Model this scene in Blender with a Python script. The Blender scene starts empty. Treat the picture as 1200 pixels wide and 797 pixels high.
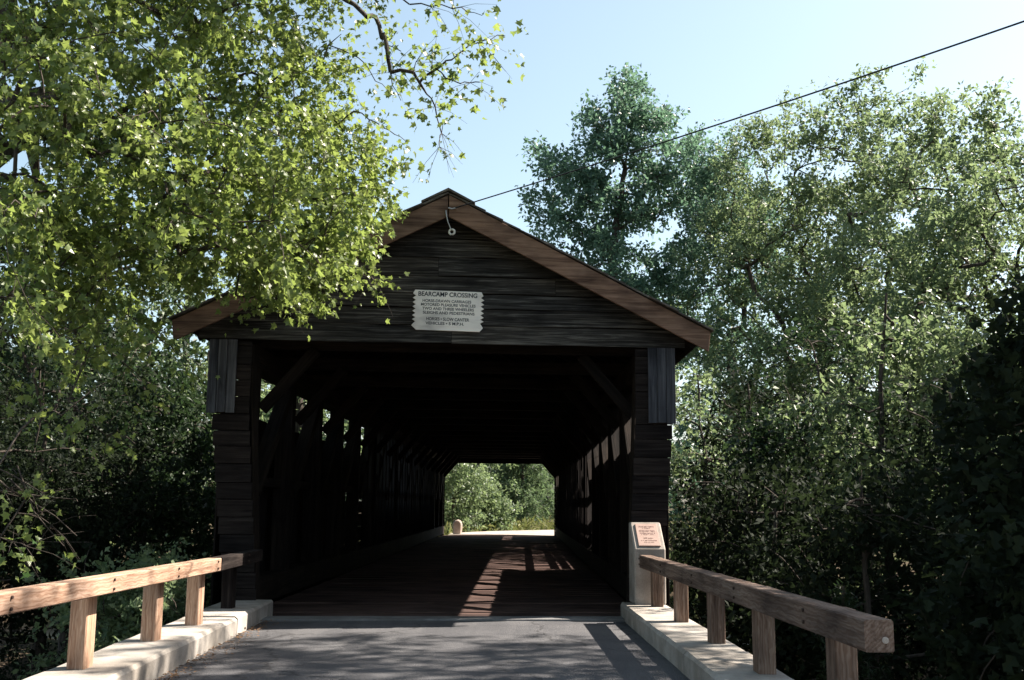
import bpy, math
import numpy as np
from mathutils import Matrix, Vector

SC = bpy.context.scene
COL = SC.collection
rad = math.radians

# ------------------------------------------------------------------ camera, sky, sun, exposure
CAM_H, FPX = 1.46, 1242.0
cam_data = bpy.data.cameras.new('camera')
cam_data.sensor_width = 36.0
cam_data.lens = 36.0 * FPX / 1200.0
cam_data.clip_start, cam_data.clip_end = 0.1, 2000.0
cam = bpy.data.objects.new('camera', cam_data)
COL.objects.link(cam)
CM = Matrix.Rotation(rad(0.6), 4, 'Z') @ Matrix.Rotation(rad(98.8), 4, 'X') @ Matrix.Rotation(rad(0.5), 4, 'Z')
cam.matrix_world = Matrix.Translation((0, 0, CAM_H)) @ CM
SC.camera = cam

SUN = Vector((1.0, 0.36, 1.12)).normalized()          # towards the sun: from the right, a little behind the gable
world = bpy.data.worlds.new('World')
SC.world = world
world.use_nodes = True
wn = world.node_tree
bg = wn.nodes['Background']
sky = wn.nodes.new('ShaderNodeTexSky')
sky.sky_type = 'NISHITA'
sky.sun_disc = False
sky.sun_elevation = math.asin(SUN.z)
sky.sun_rotation = math.atan2(SUN.x, SUN.y)
sky.air_density, sky.dust_density, sky.ozone_density = 1.0, 1.8, 1.2
hs = wn.nodes.new('ShaderNodeHueSaturation')          # the film's paler, more cyan sky
hs.inputs['Saturation'].default_value = 0.78
hs.inputs['Hue'].default_value = 0.478
hs.inputs['Value'].default_value = 1.0
wn.links.new(sky.outputs[0], hs.inputs['Color'])
wn.links.new(hs.outputs[0], bg.inputs[0])
bg.inputs[1].default_value = 0.072
sl = bpy.data.lights.new('sun', 'SUN')
sl.energy, sl.angle, sl.color = 5.0, rad(0.5), (1.0, 0.91, 0.80)
so = bpy.data.objects.new('sun', sl)
COL.objects.link(so)
so.rotation_euler = SUN.to_track_quat('Z', 'Y').to_euler()
so.location = (30, 0, 40)
SC.view_settings.view_transform = 'Standard'
SC.view_settings.look = 'None'
SC.view_settings.exposure = 1.75
SC.view_settings.gamma = 1.0
SC.render.engine = 'CYCLES'
SC.cycles.max_bounces = 6
SC.cycles.transparent_max_bounces = 8

CMn = np.array(CM.to_3x3())
def at(px, py, y):
    """World point seen at that spot of the photograph, y metres down the road."""
    r = CMn @ np.array([(px - 600) / FPX, -(py - 398.5) / FPX, -1.0])
    return np.array([0, 0, CAM_H]) + r * (y / r[1])
def proj(P):
    v = (np.asarray(P, float) - [0, 0, CAM_H]) @ CMn
    return 600 + FPX * v[..., 0] / -v[..., 2], 398.5 - FPX * v[..., 1] / -v[..., 2]

# ------------------------------------------------------------------ object helpers
def tag(o, label=None, cat=None, group=None, kind=None):
    if label: o['label'] = label
    if cat: o['category'] = cat
    if group: o['group'] = group
    if kind: o['kind'] = kind
    return o
def thing(name, label, cat, loc=(0, 0, 0), group=None):
    o = bpy.data.objects.new(name, None)
    o.empty_display_size = 0.3
    COL.objects.link(o)
    o.location = loc
    return tag(o, label, cat, group)
def wpos(o):
    p = Vector(o.location)
    while o.parent:
        o = o.parent
        p = p + Vector(o.location)
    return p
def link(name, me, mat, parent=None, M=None, kind=None):
    """Link a mesh whose world matrix is M (parents are never rotated)."""
    o = bpy.data.objects.new(name, me)
    COL.objects.link(o)
    if mat is not None and not me.materials:
        me.materials.append(mat)
    M = M.copy() if M is not None else Matrix.Identity(4)
    if parent is not None:
        o.parent = parent
        M.translation = M.translation - wpos(parent)
    o.matrix_basis = M
    if kind: o['kind'] = kind
    return o
def np_mesh(name, V, F, smooth=False, attr=None):
    """F: list of (n,k) int arrays."""
    me = bpy.data.meshes.new(name)
    V = np.asarray(V, np.float32)
    me.vertices.add(len(V)); me.vertices.foreach_set('co', V.ravel())
    loops = np.concatenate([f.ravel() for f in F]).astype(np.int32)
    sizes = np.concatenate([np.full(len(f), f.shape[1]) for f in F]).astype(np.int32)
    me.loops.add(len(loops)); me.loops.foreach_set('vertex_index', loops)
    me.polygons.add(len(sizes))
    me.polygons.foreach_set('loop_start', np.concatenate([[0], np.cumsum(sizes)[:-1]]).astype(np.int32))
    me.polygons.foreach_set('use_smooth', np.full(len(sizes), smooth))
    me.update(calc_edges=True)
    if attr is not None:
        a = me.attributes.new('tint', 'FLOAT', 'FACE')
        a.data.foreach_set('value', np.asarray(attr, np.float32))
    return me
def prism_mesh(name, poly, d0, d1, axis='y', bev=0.0):
    """poly: (u,v) outline; extruded along axis from d0 to d1. A small chamfer is cut round both end faces."""
    poly = np.asarray(poly, float)
    A = 0.5 * np.sum(poly[:, 0] * np.roll(poly[:, 1], -1) - np.roll(poly[:, 0], -1) * poly[:, 1])
    if A < 0: poly = poly[::-1]
    n = len(poly)
    def ins(p, b):
        e0 = p - np.roll(p, 1, 0); e1 = np.roll(p, -1, 0) - p
        n0 = np.stack([-e0[:, 1], e0[:, 0]], 1); n0 /= np.linalg.norm(n0, axis=1)[:, None] + 1e-9
        n1 = np.stack([-e1[:, 1], e1[:, 0]], 1); n1 /= np.linalg.norm(n1, axis=1)[:, None] + 1e-9
        m = n0 + n1; m /= (np.sum(m * n0, 1)[:, None] + 1e-6)
        return p + m * b
    if bev > 0:
        rings = [(ins(poly, bev), d0), (poly, d0 + bev), (poly, d1 - bev), (ins(poly, bev), d1)]
    else:
        rings = [(poly, d0), (poly, d1)]
    V = []
    for p, d in rings:
        for u, v in p:
            V.append({'y': (u, d, v), 'x': (d, u, v), 'z': (u, v, d)}[axis])
    F = []
    for k in range(len(rings) - 1):
        for i in range(n):
            j = (i + 1) % n
            F.append((k * n + i, k * n + j, (k + 1) * n + j, (k + 1) * n + i))
    F.append(tuple(range(n - 1, -1, -1)))
    F.append(tuple(range((len(rings) - 1) * n, len(rings) * n)))
    if axis == 'y':
        F = [f[::-1] for f in F]
    me = bpy.data.meshes.new(name)
    me.from_pydata(V, [], F)
    me.update()
    return me
_boxes = {}
def box_mesh(name, sx, sy, sz, bev=0.004):
    """Box with its long side along local X, chamfered along the long edges; shared between alike boxes."""
    key = (name, round(sx, 3), round(sy, 3), round(sz, 3), bev)
    if key not in _boxes:
        b = min(bev, sy * .3, sz * .3)
        y, z = sy / 2, sz / 2
        poly = [(-y + b, -z), (y - b, -z), (y, -z + b), (y, z - b), (y - b, z), (-y + b, z), (-y, z - b), (-y, -z + b)]
        _boxes[key] = prism_mesh(name, poly, -sx / 2, sx / 2, 'x')
    return _boxes[key]
def beam(name, parent, p0, p1, w, h, mat, up=(0, 0, 1), bev=0.006, label=None):
    """Timber from p0 to p1; w across, h along the up side."""
    p0, p1 = Vector(p0), Vector(p1)
    x = (p1 - p0); L = x.length; x.normalize()
    y = Vector(up).cross(x).normalized(); z = x.cross(y)
    M = Matrix((x, y, z)).transposed().to_4x4(); M.translation = (p0 + p1) / 2
    o = link(name, box_mesh(name, L, w, h, bev), mat, parent, M)
    if label: o['label'] = label
    return o
def tube(pts, rr, sides=6):
    pts = np.asarray(pts, float); n = len(pts)
    t = np.gradient(pts, axis=0); t /= np.linalg.norm(t, axis=1)[:, None] + 1e-9
    ref = np.array([0.31, 0.17, 0.93]) if abs(t[0][2]) < .9 else np.array([1.0, 0.1, 0.0])
    u = np.cross(t, ref); u /= np.linalg.norm(u, axis=1)[:, None] + 1e-9
    v = np.cross(t, u)
    a = np.arange(sides) * 2 * np.pi / sides
    V = pts[:, None] + np.asarray(rr)[:, None, None] * (np.cos(a)[None, :, None] * u[:, None] + np.sin(a)[None, :, None] * v[:, None])
    i = np.arange(n - 1)[:, None] * sides; k = np.arange(sides)[None]; k2 = (k + 1) % sides
    F = np.stack([i + k, i + k2, i + sides + k2, i + sides + k], -1).reshape(-1, 4)
    return V.reshape(-1, 3), F
class Bag:
    def __init__(s): s.V, s.F, s.n = [], [], 0
    def add(s, V, F):
        s.V.append(V); s.F.append(F + s.n); s.n += len(V)
    def mesh(s, name, smooth=True):
        by = {}
        for f in s.F: by.setdefault(f.shape[1], []).append(f)
        return np_mesh(name, np.concatenate(s.V), [np.concatenate(v) for v in by.values()], smooth)

# ------------------------------------------------------------------ materials
def new_mat(name, rough=0.8, spec=0.3):
    m = bpy.data.materials.new(name); m.use_nodes = True
    n = m.node_tree; b = n.nodes['Principled BSDF']
    b.inputs['Roughness'].default_value = rough
    b.inputs['Specular IOR Level'].default_value = spec
    return m, n, b
def nd(n, t, **kw):
    o = n.nodes.new(t)
    for k, v in kw.items(): setattr(o, k, v)
    return o
def ramp(n, src, stops):
    r = nd(n, 'ShaderNodeValToRGB')
    while len(r.color_ramp.elements) < len(stops): r.color_ramp.elements.new(0.5)
    for e, (p, c) in zip(r.color_ramp.elements, stops):
        e.position = p; e.color = (*c, 1)
    n.links.new(src, r.inputs[0]); return r
def noise(n, vec, scale, detail=4, rough=.55, dist=0.0):
    t = nd(n, 'ShaderNodeTexNoise')
    t.inputs['Scale'].default_value = scale; t.inputs['Detail'].default_value = detail
    t.inputs['Roughness'].default_value = rough; t.inputs['Distortion'].default_value = dist
    if vec is not None: n.links.new(vec, t.inputs['Vector'])
    return t
def mixc(n, fac, a, b, mode='MIX'):
    m = nd(n, 'ShaderNodeMix', data_type='RGBA', blend_type=mode)
    for s, i in ((fac, 0), (a, 6), (b, 7)):
        if isinstance(s, (int, float)): m.inputs[i].default_value = s
        elif isinstance(s, tuple): m.inputs[i].default_value = (*s, 1)
        else: n.links.new(s, m.inputs[i])
    return m.outputs[2]
def objvec(n, scale=(1, 1, 1), rnd=True):
    tc = nd(n, 'ShaderNodeTexCoord')
    mp = nd(n, 'ShaderNodeMapping'); mp.inputs['Scale'].default_value = scale
    v = tc.outputs['Object']
    if rnd:
        oi = nd(n, 'ShaderNodeObjectInfo')
        ad = nd(n, 'ShaderNodeVectorMath', operation='ADD')
        mu = nd(n, 'ShaderNodeMath', operation='MULTIPLY'); mu.inputs[1].default_value = 37.0
        n.links.new(oi.outputs['Random'], mu.inputs[0])
        n.links.new(v, ad.inputs[0]); n.links.new(mu.outputs[0], ad.inputs[1])
        v = ad.outputs[0]
    n.links.new(v, mp.inputs['Vector'])
    return mp.outputs[0]
def bump(n, b, src, strength=.4, dist=.01):
    bp = nd(n, 'ShaderNodeBump'); bp.inputs['Strength'].default_value = strength; bp.inputs['Distance'].default_value = dist
    n.links.new(src, bp.inputs['Height']); n.links.new(bp.outputs[0], b.inputs['Normal'])
def wood(name, dark, mid, light, streak=9.0, rings=0.0, bump_s=.5, rough=.85):
    m, n, b = new_mat(name, rough, .1)
    v = objvec(n, (0.5, streak, streak))
    f = noise(n, v, 2.2, 8, .68, .6)
    r = ramp(n, f.outputs[0], [(.34, dark), (.52, mid), (.74, light)])
    v2 = objvec(n, (1, 2, 2))
    blot = noise(n, v2, 1.3, 3)
    bl = ramp(n, blot.outputs[0], [(.33, (.5, .5, .52)), (.52, (1, 1, 1)), (.7, (1.2, 1.18, 1.15))])
    c = mixc(n, 1.0, r.outputs[0], bl.outputs[0], 'MULTIPLY')
    if rings:
        v3 = objvec(n, (0.32, 1.0, 1.0))
        d = noise(n, v3, 2.4, 2)
        w = nd(n, 'ShaderNodeTexWave', wave_type='RINGS', rings_direction='X')
        w.inputs['Scale'].default_value = 16; w.inputs['Distortion'].default_value = 9; w.inputs['Detail'].default_value = 2
        w.inputs['Detail Scale'].default_value = 1.2
        n.links.new(v3, w.inputs['Vector'])
        rr = ramp(n, w.outputs[0], [(.3, (1, 1, 1)), (.85, (.62, .5, .42))])
        c = mixc(n, rings, c, mixc(n, 1.0, c, rr.outputs[0], 'MULTIPLY'))
    oi = nd(n, 'ShaderNodeObjectInfo')
    tr = ramp(n, oi.outputs['Random'], [(0, (.72, .74, .78)), (1, (1.2, 1.15, 1.1))])
    c = mixc(n, 1.0, c, tr.outputs[0], 'MULTIPLY')
    n.links.new(c, b.inputs['Base Color'])
    bump(n, b, f.outputs[0], bump_s, .02)
    return m
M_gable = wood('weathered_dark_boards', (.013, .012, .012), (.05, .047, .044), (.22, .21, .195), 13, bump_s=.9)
M_corner = wood('weathered_grey_boards', (.03, .032, .038), (.065, .068, .08), (.13, .135, .15), 12)
M_fascia = wood('red_brown_trim', (.085, .05, .038), (.20, .125, .09), (.33, .22, .165), 8)
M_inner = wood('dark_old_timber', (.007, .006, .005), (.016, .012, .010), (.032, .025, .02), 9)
M_brace_lit = wood('sunlit_toned_timber', (.42, .35, .3), (.6, .52, .46), (.72, .64, .57), 9)  # sunlight put into the colour; the opposite wall keeps dark timber
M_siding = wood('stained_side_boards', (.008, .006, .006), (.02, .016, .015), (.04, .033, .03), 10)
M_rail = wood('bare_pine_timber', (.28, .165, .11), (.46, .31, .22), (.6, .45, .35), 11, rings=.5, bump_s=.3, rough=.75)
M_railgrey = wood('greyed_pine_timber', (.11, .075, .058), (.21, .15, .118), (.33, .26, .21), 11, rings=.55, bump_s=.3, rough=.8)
M_floor = wood('worn_floor_planks', (.04, .025, .021), (.088, .057, .049), (.155, .105, .092), 8)
M_shingle = wood('weathered_shingle', (.06, .055, .05), (.13, .12, .11), (.26, .24, .22), 6)

def concrete(name, a, bcol):
    m, n, b = new_mat(name, .9, .2)
    v = objvec(n, rnd=False)
    f = noise(n, v, 5, 8, .65); g = noise(n, v, 70, 3, .6); h = noise(n, v, 1.1, 4, .6)
    c = mixc(n, ramp(n, f.outputs[0], [(.3, (0, 0, 0)), (.7, (1, 1, 1))]).outputs[0], a, bcol)
    c = mixc(n, .5, c, ramp(n, g.outputs[0], [(.3, (.6, .6, .6)), (.6, (1, 1, 1))]).outputs[0], 'MULTIPLY')
    c = mixc(n, .7, c, ramp(n, h.outputs[0], [(.36, (.5, .47, .43)), (.55, (1, 1, 1))]).outputs[0], 'MULTIPLY')
    n.links.new(c, b.inputs['Base Color']); bump(n, b, g.outputs[0], .35, .006)
    return m
M_conc = concrete('kerb_concrete', (.31, .285, .26), (.47, .43, .385))
M_mon = concrete('marker_concrete', (.33, .29, .26), (.44, .395, .35))
M_strip_shade = concrete('shade_toned_concrete', (.13, .13, .135), (.22, .215, .21))  # kerb concrete toned down to stand in for the bridge's shadow

def asphalt():
    m, n, b = new_mat('asphalt', .9, .25)
    v = objvec(n, rnd=False)
    f = noise(n, v, 130, 3, .7); g = noise(n, v, .9, 5, .6); s = noise(n, objvec(n, (3.5, .35, 1), False), 1.0, 4)
    vo = nd(n, 'ShaderNodeTexVoronoi'); vo.inputs['Scale'].default_value = 90; n.links.new(v, vo.inputs['Vector'])
    c = ramp(n, f.outputs[0], [(.3, (.04, .041, .048)), (.55, (.098, .098, .104)), (.78, (.23, .222, .215))]).outputs[0]
    c = mixc(n, .6, c, ramp(n, g.outputs[0], [(.35, (.6, .6, .62)), (.6, (1.1, 1.08, 1.05))]).outputs[0], 'MULTIPLY')
    c = mixc(n, .5, c, ramp(n, s.outputs[0], [(.4, (.7, .7, .72)), (.6, (1.1, 1.08, 1.06))]).outputs[0], 'MULTIPLY')
    wv_ = noise(n, v, 1.6, 5, .6)
    dv = nd(n, 'ShaderNodeVectorMath', operation='MULTIPLY_ADD'); dv.inputs[1].default_value = (.9, .9, 0)
    n.links.new(wv_.outputs['Color'], dv.inputs[0]); n.links.new(v, dv.inputs[2])
    ck = nd(n, 'ShaderNodeTexVoronoi', feature='DISTANCE_TO_EDGE'); ck.inputs['Scale'].default_value = .55; n.links.new(dv.outputs[0], ck.inputs['Vector'])
    c = mixc(n, .8, c, ramp(n, ck.outputs['Distance'], [(0.0, (.25, .25, .25)), (.012, (1, 1, 1))]).outputs[0], 'MULTIPLY')
    pale = nd(n, 'ShaderNodeTexVoronoi'); pale.inputs['Scale'].default_value = 38; n.links.new(v, pale.inputs['Vector'])
    c = mixc(n, ramp(n, pale.outputs['Distance'], [(.0, (.75, .75, .75)), (.16, (0, 0, 0))]).outputs[0], c, (.34, .33, .31))
    n.links.new(c, b.inputs['Base Color']); bump(n, b, vo.outputs[0], .6, .01)
    return m
M_road = asphalt()
M_gravel = concrete('pale_gravel', (.30, .26, .22), (.46, .41, .36))
def soil():
    m, n, b = new_mat('forest_floor', 1.0, .1)
    v = objvec(n, rnd=False)
    f = noise(n, v, 14, 8, .7); g = noise(n, v, .35, 4)
    c = ramp(n, f.outputs[0], [(.3, (.02, .015, .011)), (.5, (.06, .045, .03)), (.72, (.15, .11, .075))]).outputs[0]
    gr = ramp(n, f.outputs[0], [(.3, (.02, .03, .01)), (.7, (.1, .12, .045))]).outputs[0]
    c = mixc(n, ramp(n, g.outputs[0], [(.5, (0, 0, 0)), (.62, (1, 1, 1))]).outputs[0], c, gr)
    n.links.new(c, b.inputs['Base Color']); bump(n, b, f.outputs[0], .8, .05)
    return m
M_soil = soil()
def flat(name, c, rough=.7, spec=.3, metal=0):
    m, n, b = new_mat(name, rough, spec)
    f = noise(n, objvec(n), 9, 5, .6)
    n.links.new(mixc(n, .5, c, ramp(n, f.outputs[0], [(.3, (.7, .7, .7)), (.7, (1.15, 1.15, 1.15))]).outputs[0], 'MULTIPLY'), b.inputs['Base Color'])
    b.inputs['Metallic'].default_value = metal
    return m
M_sign = wood('whitewashed_board', (.72, .69, .68), (.82, .8, .79), (.86, .84, .83), 8, bump_s=.2)
M_ink = flat('black_lettering', (.025, .03, .04), .7)
M_bronze = flat('pink_bronze_plaque', (.40, .275, .23), .55, .3)
M_brown_ink = flat('brown_lettering', (.16, .085, .07), .7)
M_wire = flat('black_cable', (.02, .02, .022), .6)
M_steel = flat('galvanised_steel', (.45, .45, .45), .45, .5, .8)
M_porc = flat('white_porcelain', (.7, .68, .64), .3, .5)
M_stone = concrete('pale_granite', (.42, .33, .28), (.55, .46, .4))
M_water = flat('dark_river_water', (.008, .011, .009), .3, .15)

def bark(name, a, c2):
    m, n, b = new_mat(name, .95, .15)
    f = noise(n, objvec(n, (5, 5, 1), False), 4, 6, .7)
    n.links.new(ramp(n, f.outputs[0], [(.32, a), (.68, c2)]).outputs[0], b.inputs['Base Color'])
    bump(n, b, f.outputs[0], .8, .03)
    return m
M_bark = bark('grey_brown_bark', (.025, .02, .017), (.11, .092, .078))
M_bark_pale = bark('pale_twig_bark', (.10, .08, .07), (.24, .2, .17))
def leafmat(name, a, b2, trans, spec=.35, rough=.42, share=.42):
    """a..b2: leaf colours drawn per leaf; trans: colour of the light coming through."""
    m = bpy.data.materials.new(name); m.use_nodes = True
    n = m.node_tree; b = n.nodes['Principled BSDF']; out = n.nodes['Material Output']
    at_ = nd(n, 'ShaderNodeAttribute', attribute_name='tint')
    oi = nd(n, 'ShaderNodeObjectInfo')
    ad = nd(n, 'ShaderNodeMath', operation='ADD'); n.links.new(at_.outputs['Fac'], ad.inputs[0])
    g = noise(n, objvec(n, rnd=False), .9, 3)
    n.links.new(g.outputs[0], ad.inputs[1])
    half = nd(n, 'ShaderNodeMath', operation='MULTIPLY'); half.inputs[1].default_value = .5; n.links.new(ad.outputs[0], half.inputs[0])
    c = ramp(n, half.outputs[0], [(.22, a), (.72, b2)]).outputs[0]
    n.links.new(c, b.inputs['Base Color'])
    b.inputs['Roughness'].default_value = rough; b.inputs['Specular IOR Level'].default_value = spec
    tr = nd(n, 'ShaderNodeBsdfTranslucent')
    n.links.new(mixc(n, .45, c, trans), tr.inputs[0])
    ms = nd(n, 'ShaderNodeMixShader'); ms.inputs[0].default_value = share
    n.links.new(b.outputs[0], ms.inputs[1]); n.links.new(tr.outputs[0], ms.inputs[2])
    n.links.new(ms.outputs[0], out.inputs['Surface'])
    return m
L_maple = leafmat('maple_leaf', (.035, .08, .022), (.205, .25, .073), (.375, .48, .105), .45, .36, .5)
L_mid = leafmat('broad_leaf', (.045, .09, .048), (.18, .225, .115), (.29, .38, .155), .4, .4, .5)
L_blue = leafmat('blue_green_leaf', (.035, .085, .065), (.12, .19, .13), (.18, .32, .18), .4, .4, .5)
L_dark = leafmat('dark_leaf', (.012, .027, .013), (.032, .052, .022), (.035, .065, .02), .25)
L_shade = leafmat('shade_darkened_leaf', (.008, .014, .008), (.02, .03, .014), (.02, .03, .01), .15, .7)  # leaf colour darkened to stand in for deep shade
L_pine = leafmat('pine_needle', (.05, .095, .05), (.13, .18, .09), (.2, .28, .12), .3, .5, .45)
L_dry = flat('dry_leaf', (.17, .1, .055), .9)
L_grass = leafmat('verge_grass', (.07, .09, .025), (.2, .19, .075), (.15, .18, .05), .2, .6)

# ------------------------------------------------------------------ the setting: ground, water, road, kerbs
def sstep(a, b, x):
    t = np.clip((x - a) / (b - a), 0, 1); return t * t * (3 - 2 * t)
def road_x(y):                                   # centre line; bends to the right beyond the bridge
    y = np.asarray(y, float)
    return -0.98 + np.where(y > 50.5, 0.05 * (np.clip(y, 50.5, 75) - 50.5) ** 2, 0) + np.where(y < 14, (14 - y) * 0.012 * 1.0, 0)
def ground_z(x, y):
    x = np.asarray(x, float); y = np.asarray(y, float)
    d = np.abs(x - road_x(y))
    verge = sstep(2.75, 4.4, d)
    z = -0.06 - 1.25 * verge * (1 - sstep(40, 56, y)) - 0.15 * verge
    river = sstep(23, 28, y) * (1 - sstep(36, 42, y))
    z = z - 3.0 * river
    z = z + 0.10 * np.sin(x * .9 + 1.3 * np.sin(y * .5)) * verge + .06 * np.sin(x * 2.3 + y * 1.7) * verge
    z = z + np.clip((y - 62), 0, 80) * .012 * sstep(4, 14, d)
    z = z + np.clip(np.abs(x) - 18, 0, 60) * .03
    return z
xs = np.unique(np.concatenate([np.linspace(-14, 14, 113), np.linspace(-60, 60, 61), np.array([-900, -500, -250, -120, 120, 250, 500, 900.])]))
ys = np.unique(np.concatenate([np.linspace(-20, 70, 151), np.linspace(70, 160, 31), np.array([-600, -200, -60, 250, 500, 1200.])]))
X, Y = np.meshgrid(xs, ys)
nx, ny = len(xs), len(ys)
i = (np.arange(ny - 1)[:, None] * nx + np.arange(nx - 1)[None]).ravel()
link('ground', np_mesh('ground', np.stack([X, Y, ground_z(X, Y)], -1).reshape(-1, 3), [np.stack([i, i + 1, i + nx + 1, i + nx], 1)], True), M_soil, kind='structure')
wv = np.array([[-70, 22, -2.9], [70, 22, -2.9], [70, 43, -2.9], [-70, 43, -2.9]], float)
link('river_water', np_mesh('river_water', wv, [np.array([[0, 1, 2, 3]])]), M_water, kind='structure')
def ribbon(name, y0, y1, hw0, hw1, z, mat, step=1.0, crown=.05):
    yy = np.arange(y0, y1 + step, step); n = len(yy); cols = 9
    V = []
    for y in yy:
        for k in range(cols):
            f = -1 + 2 * k / (cols - 1)
            c = float(road_x(y)); l = hw0(y); r = hw1(y)
            x = (l + r) / 2 + f * (r - l) / 2
            V.append((x, y, z + crown * (1 - f * f) * .5))
    i = (np.arange(n - 1)[:, None] * cols + np.arange(cols - 1)[None]).ravel()
    return link(name, np_mesh(name, np.array(V), [np.stack([i, i + 1, i + cols + 1, i + cols], 1)], True), mat, kind='structure')
def kl(y): return -3.2 + .042 * (13.5 - y)       # inner face of the kerb on the maple side
def kr(y): return 1.31 + .028 * (14 - y)         # inner face of the other kerb
ribbon('road', -14, 13.6, lambda y: kl(y) - .1, lambda y: kr(y) + .1, 0.0, M_road, .5, .03)
ribbon('far_road', 50.4, 74, lambda y: float(road_x(y)) - 2.4 - .1 * (y - 50), lambda y: float(road_x(y)) + 2.4 + .2 * (y - 50), 0.02, M_gravel)
def kerb(name, y0, y1, side, z, w):
    f = kl if side < 0 else kr
    n = max(2, int((y1 - y0) / .45)); rng = np.random.default_rng(int(abs(y0) * 7 + 3))
    b = Bag(); rows = []
    prof = [(0, -.35), (-.006, z - .03), (.02, z), (w - .02, z - .004), (w, z - .03), (w, -1.5)]
    for k in range(n + 1):
        y = y0 + (y1 - y0) * k / n
        for (u, h) in prof:
            rows.append((f(y) + side * (u + rng.normal(0, .003)), y, h + (rng.normal(0, .003) if h > 0 else 0)))
    m = len(prof)
    i = (np.arange(n)[:, None] * m + np.arange(m - 1)[None]).ravel()
    F = np.stack([i, i + m, i + m + 1, i + 1], 1) if side > 0 else np.stack([i, i + 1, i + m + 1, i + m], 1)
    me = bpy.data.meshes.new(name)
    caps = [tuple(range(m)), tuple(range(n * m + m - 1, n * m - 1, -1))]
    if side > 0: caps = [c[::-1] for c in caps]
    me.from_pydata(rows, [], [tuple(q) for q in F.tolist()] + caps); me.update()
    return link(name, me, M_conc, kind='structure')
kerb('kerb', -8, 12.0, -1, .2, .6)
kerb('kerb', 12.03, 14.1, -1, .21, .6)
kerb('kerb', -8, 9.6, 1, .2, .57)
kerb('kerb', 9.615, 14.25, 1, .2, .57)
# concrete strip, darkened in colour to look shaded, where the asphalt meets the bridge floor
SK = .087; BC = -1.02
def py_(x, d=0.0): return 14.2 + SK * (x - BC) + d
RZ = math.atan(SK)
beam('bridge_threshold', None, (-3.42, py_(-3.42, -.43), -.09), (1.42, py_(1.42, -.43), -.09), .36, .25, M_strip_shade)['kind'] = 'structure'

# ------------------------------------------------------------------ covered bridge
BR = thing('covered_bridge', 'dark weathered wooden covered bridge with gabled roof spanning the end of the road', 'covered bridge', (BC, 14.2, 0))
rng = np.random.default_rng(5)
Y1 = 50.2
XL, XR = -3.6, 1.56                       # inner faces of the truss walls
OL, OR = -4.02, 1.98                      # outer faces
YF = -.32                                 # fascia plane, in front of the gable
RS = .505                                 # roof pitch
def roof_z(x, top=5.6): return top - RS * abs(x - BC)
Rz = Matrix.Rotation(RZ, 4, 'Z')
def on_gable(me, name, parent, mat, d, x0=BC, z=0.0, label=None):
    M = Matrix.Translation((x0, py_(x0, d), z)) @ Rz
    o = link(name, me, mat, parent, M)
    if label: o['label'] = label
    return o
# gable boards: horizontal, lapped, each cut to the roof slope
zb, row = 3.60, 0
GL, GR = -3.32, 3.26                      # half widths from the centre
while zb < 5.3:
    h = float(rng.uniform(.2, .27)); zt = min(zb + h, 5.42)
    def lim(z): return (5.50 - z) / RS
    a0, a1 = min(-GL, lim(zb)), min(-GL, lim(zt)); b0, b1 = min(GR, lim(zb)), min(GR, lim(zt))
    cuts = [None] if (a0 + b0) < 3 or rng.random() < .25 else [float(rng.uniform(-1.6, 1.6))]
    segs = [((-a0, -a1), (b0, b1))] if cuts[0] is None else [((-a0, -a1), (cuts[0] - .003,) * 2), ((cuts[0] + .003,) * 2, (b0, b1))]
    for (l0, l1), (r0, r1) in segs:
        n = 7; g = .004
        us = np.linspace(0, 1, n)
        lo = [(l0 + (r0 - l0) * u, zb + g + float(rng.normal(0, .006)) - 4.2) for u in us]
        hi = [(l1 + (r1 - l1) * u, zt - g + float(rng.normal(0, .004)) - 4.2) for u in us[::-1]]
        me = prism_mesh('gable_board', lo + hi, -.014, .014, 'y')
        co = np.empty(len(me.vertices) * 3, np.float32); me.vertices.foreach_get('co', co); co = co.reshape(-1, 3)
        co[:, 1] += (co[:, 2] + 4.2 - zb) / h * .022 - .012 + float(rng.normal(0, .004))     # clapboard tilt
        me.vertices.foreach_set('co', co.ravel()); me.update()
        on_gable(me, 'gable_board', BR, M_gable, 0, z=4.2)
    zb = zt; row += 1
# back of gable (dark backing so the joints are closed)
bk = [(-3.3, 3.63), (3.25, 3.63), (3.25, 3.86), (0, 5.48), (-3.3, 3.84)]
on_gable(prism_mesh('gable_backing', [(u, z - 4.2) for u, z in bk], .03, .05, 'y'), 'gable_backing', BR, M_inner, 0, z=4.2)
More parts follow.
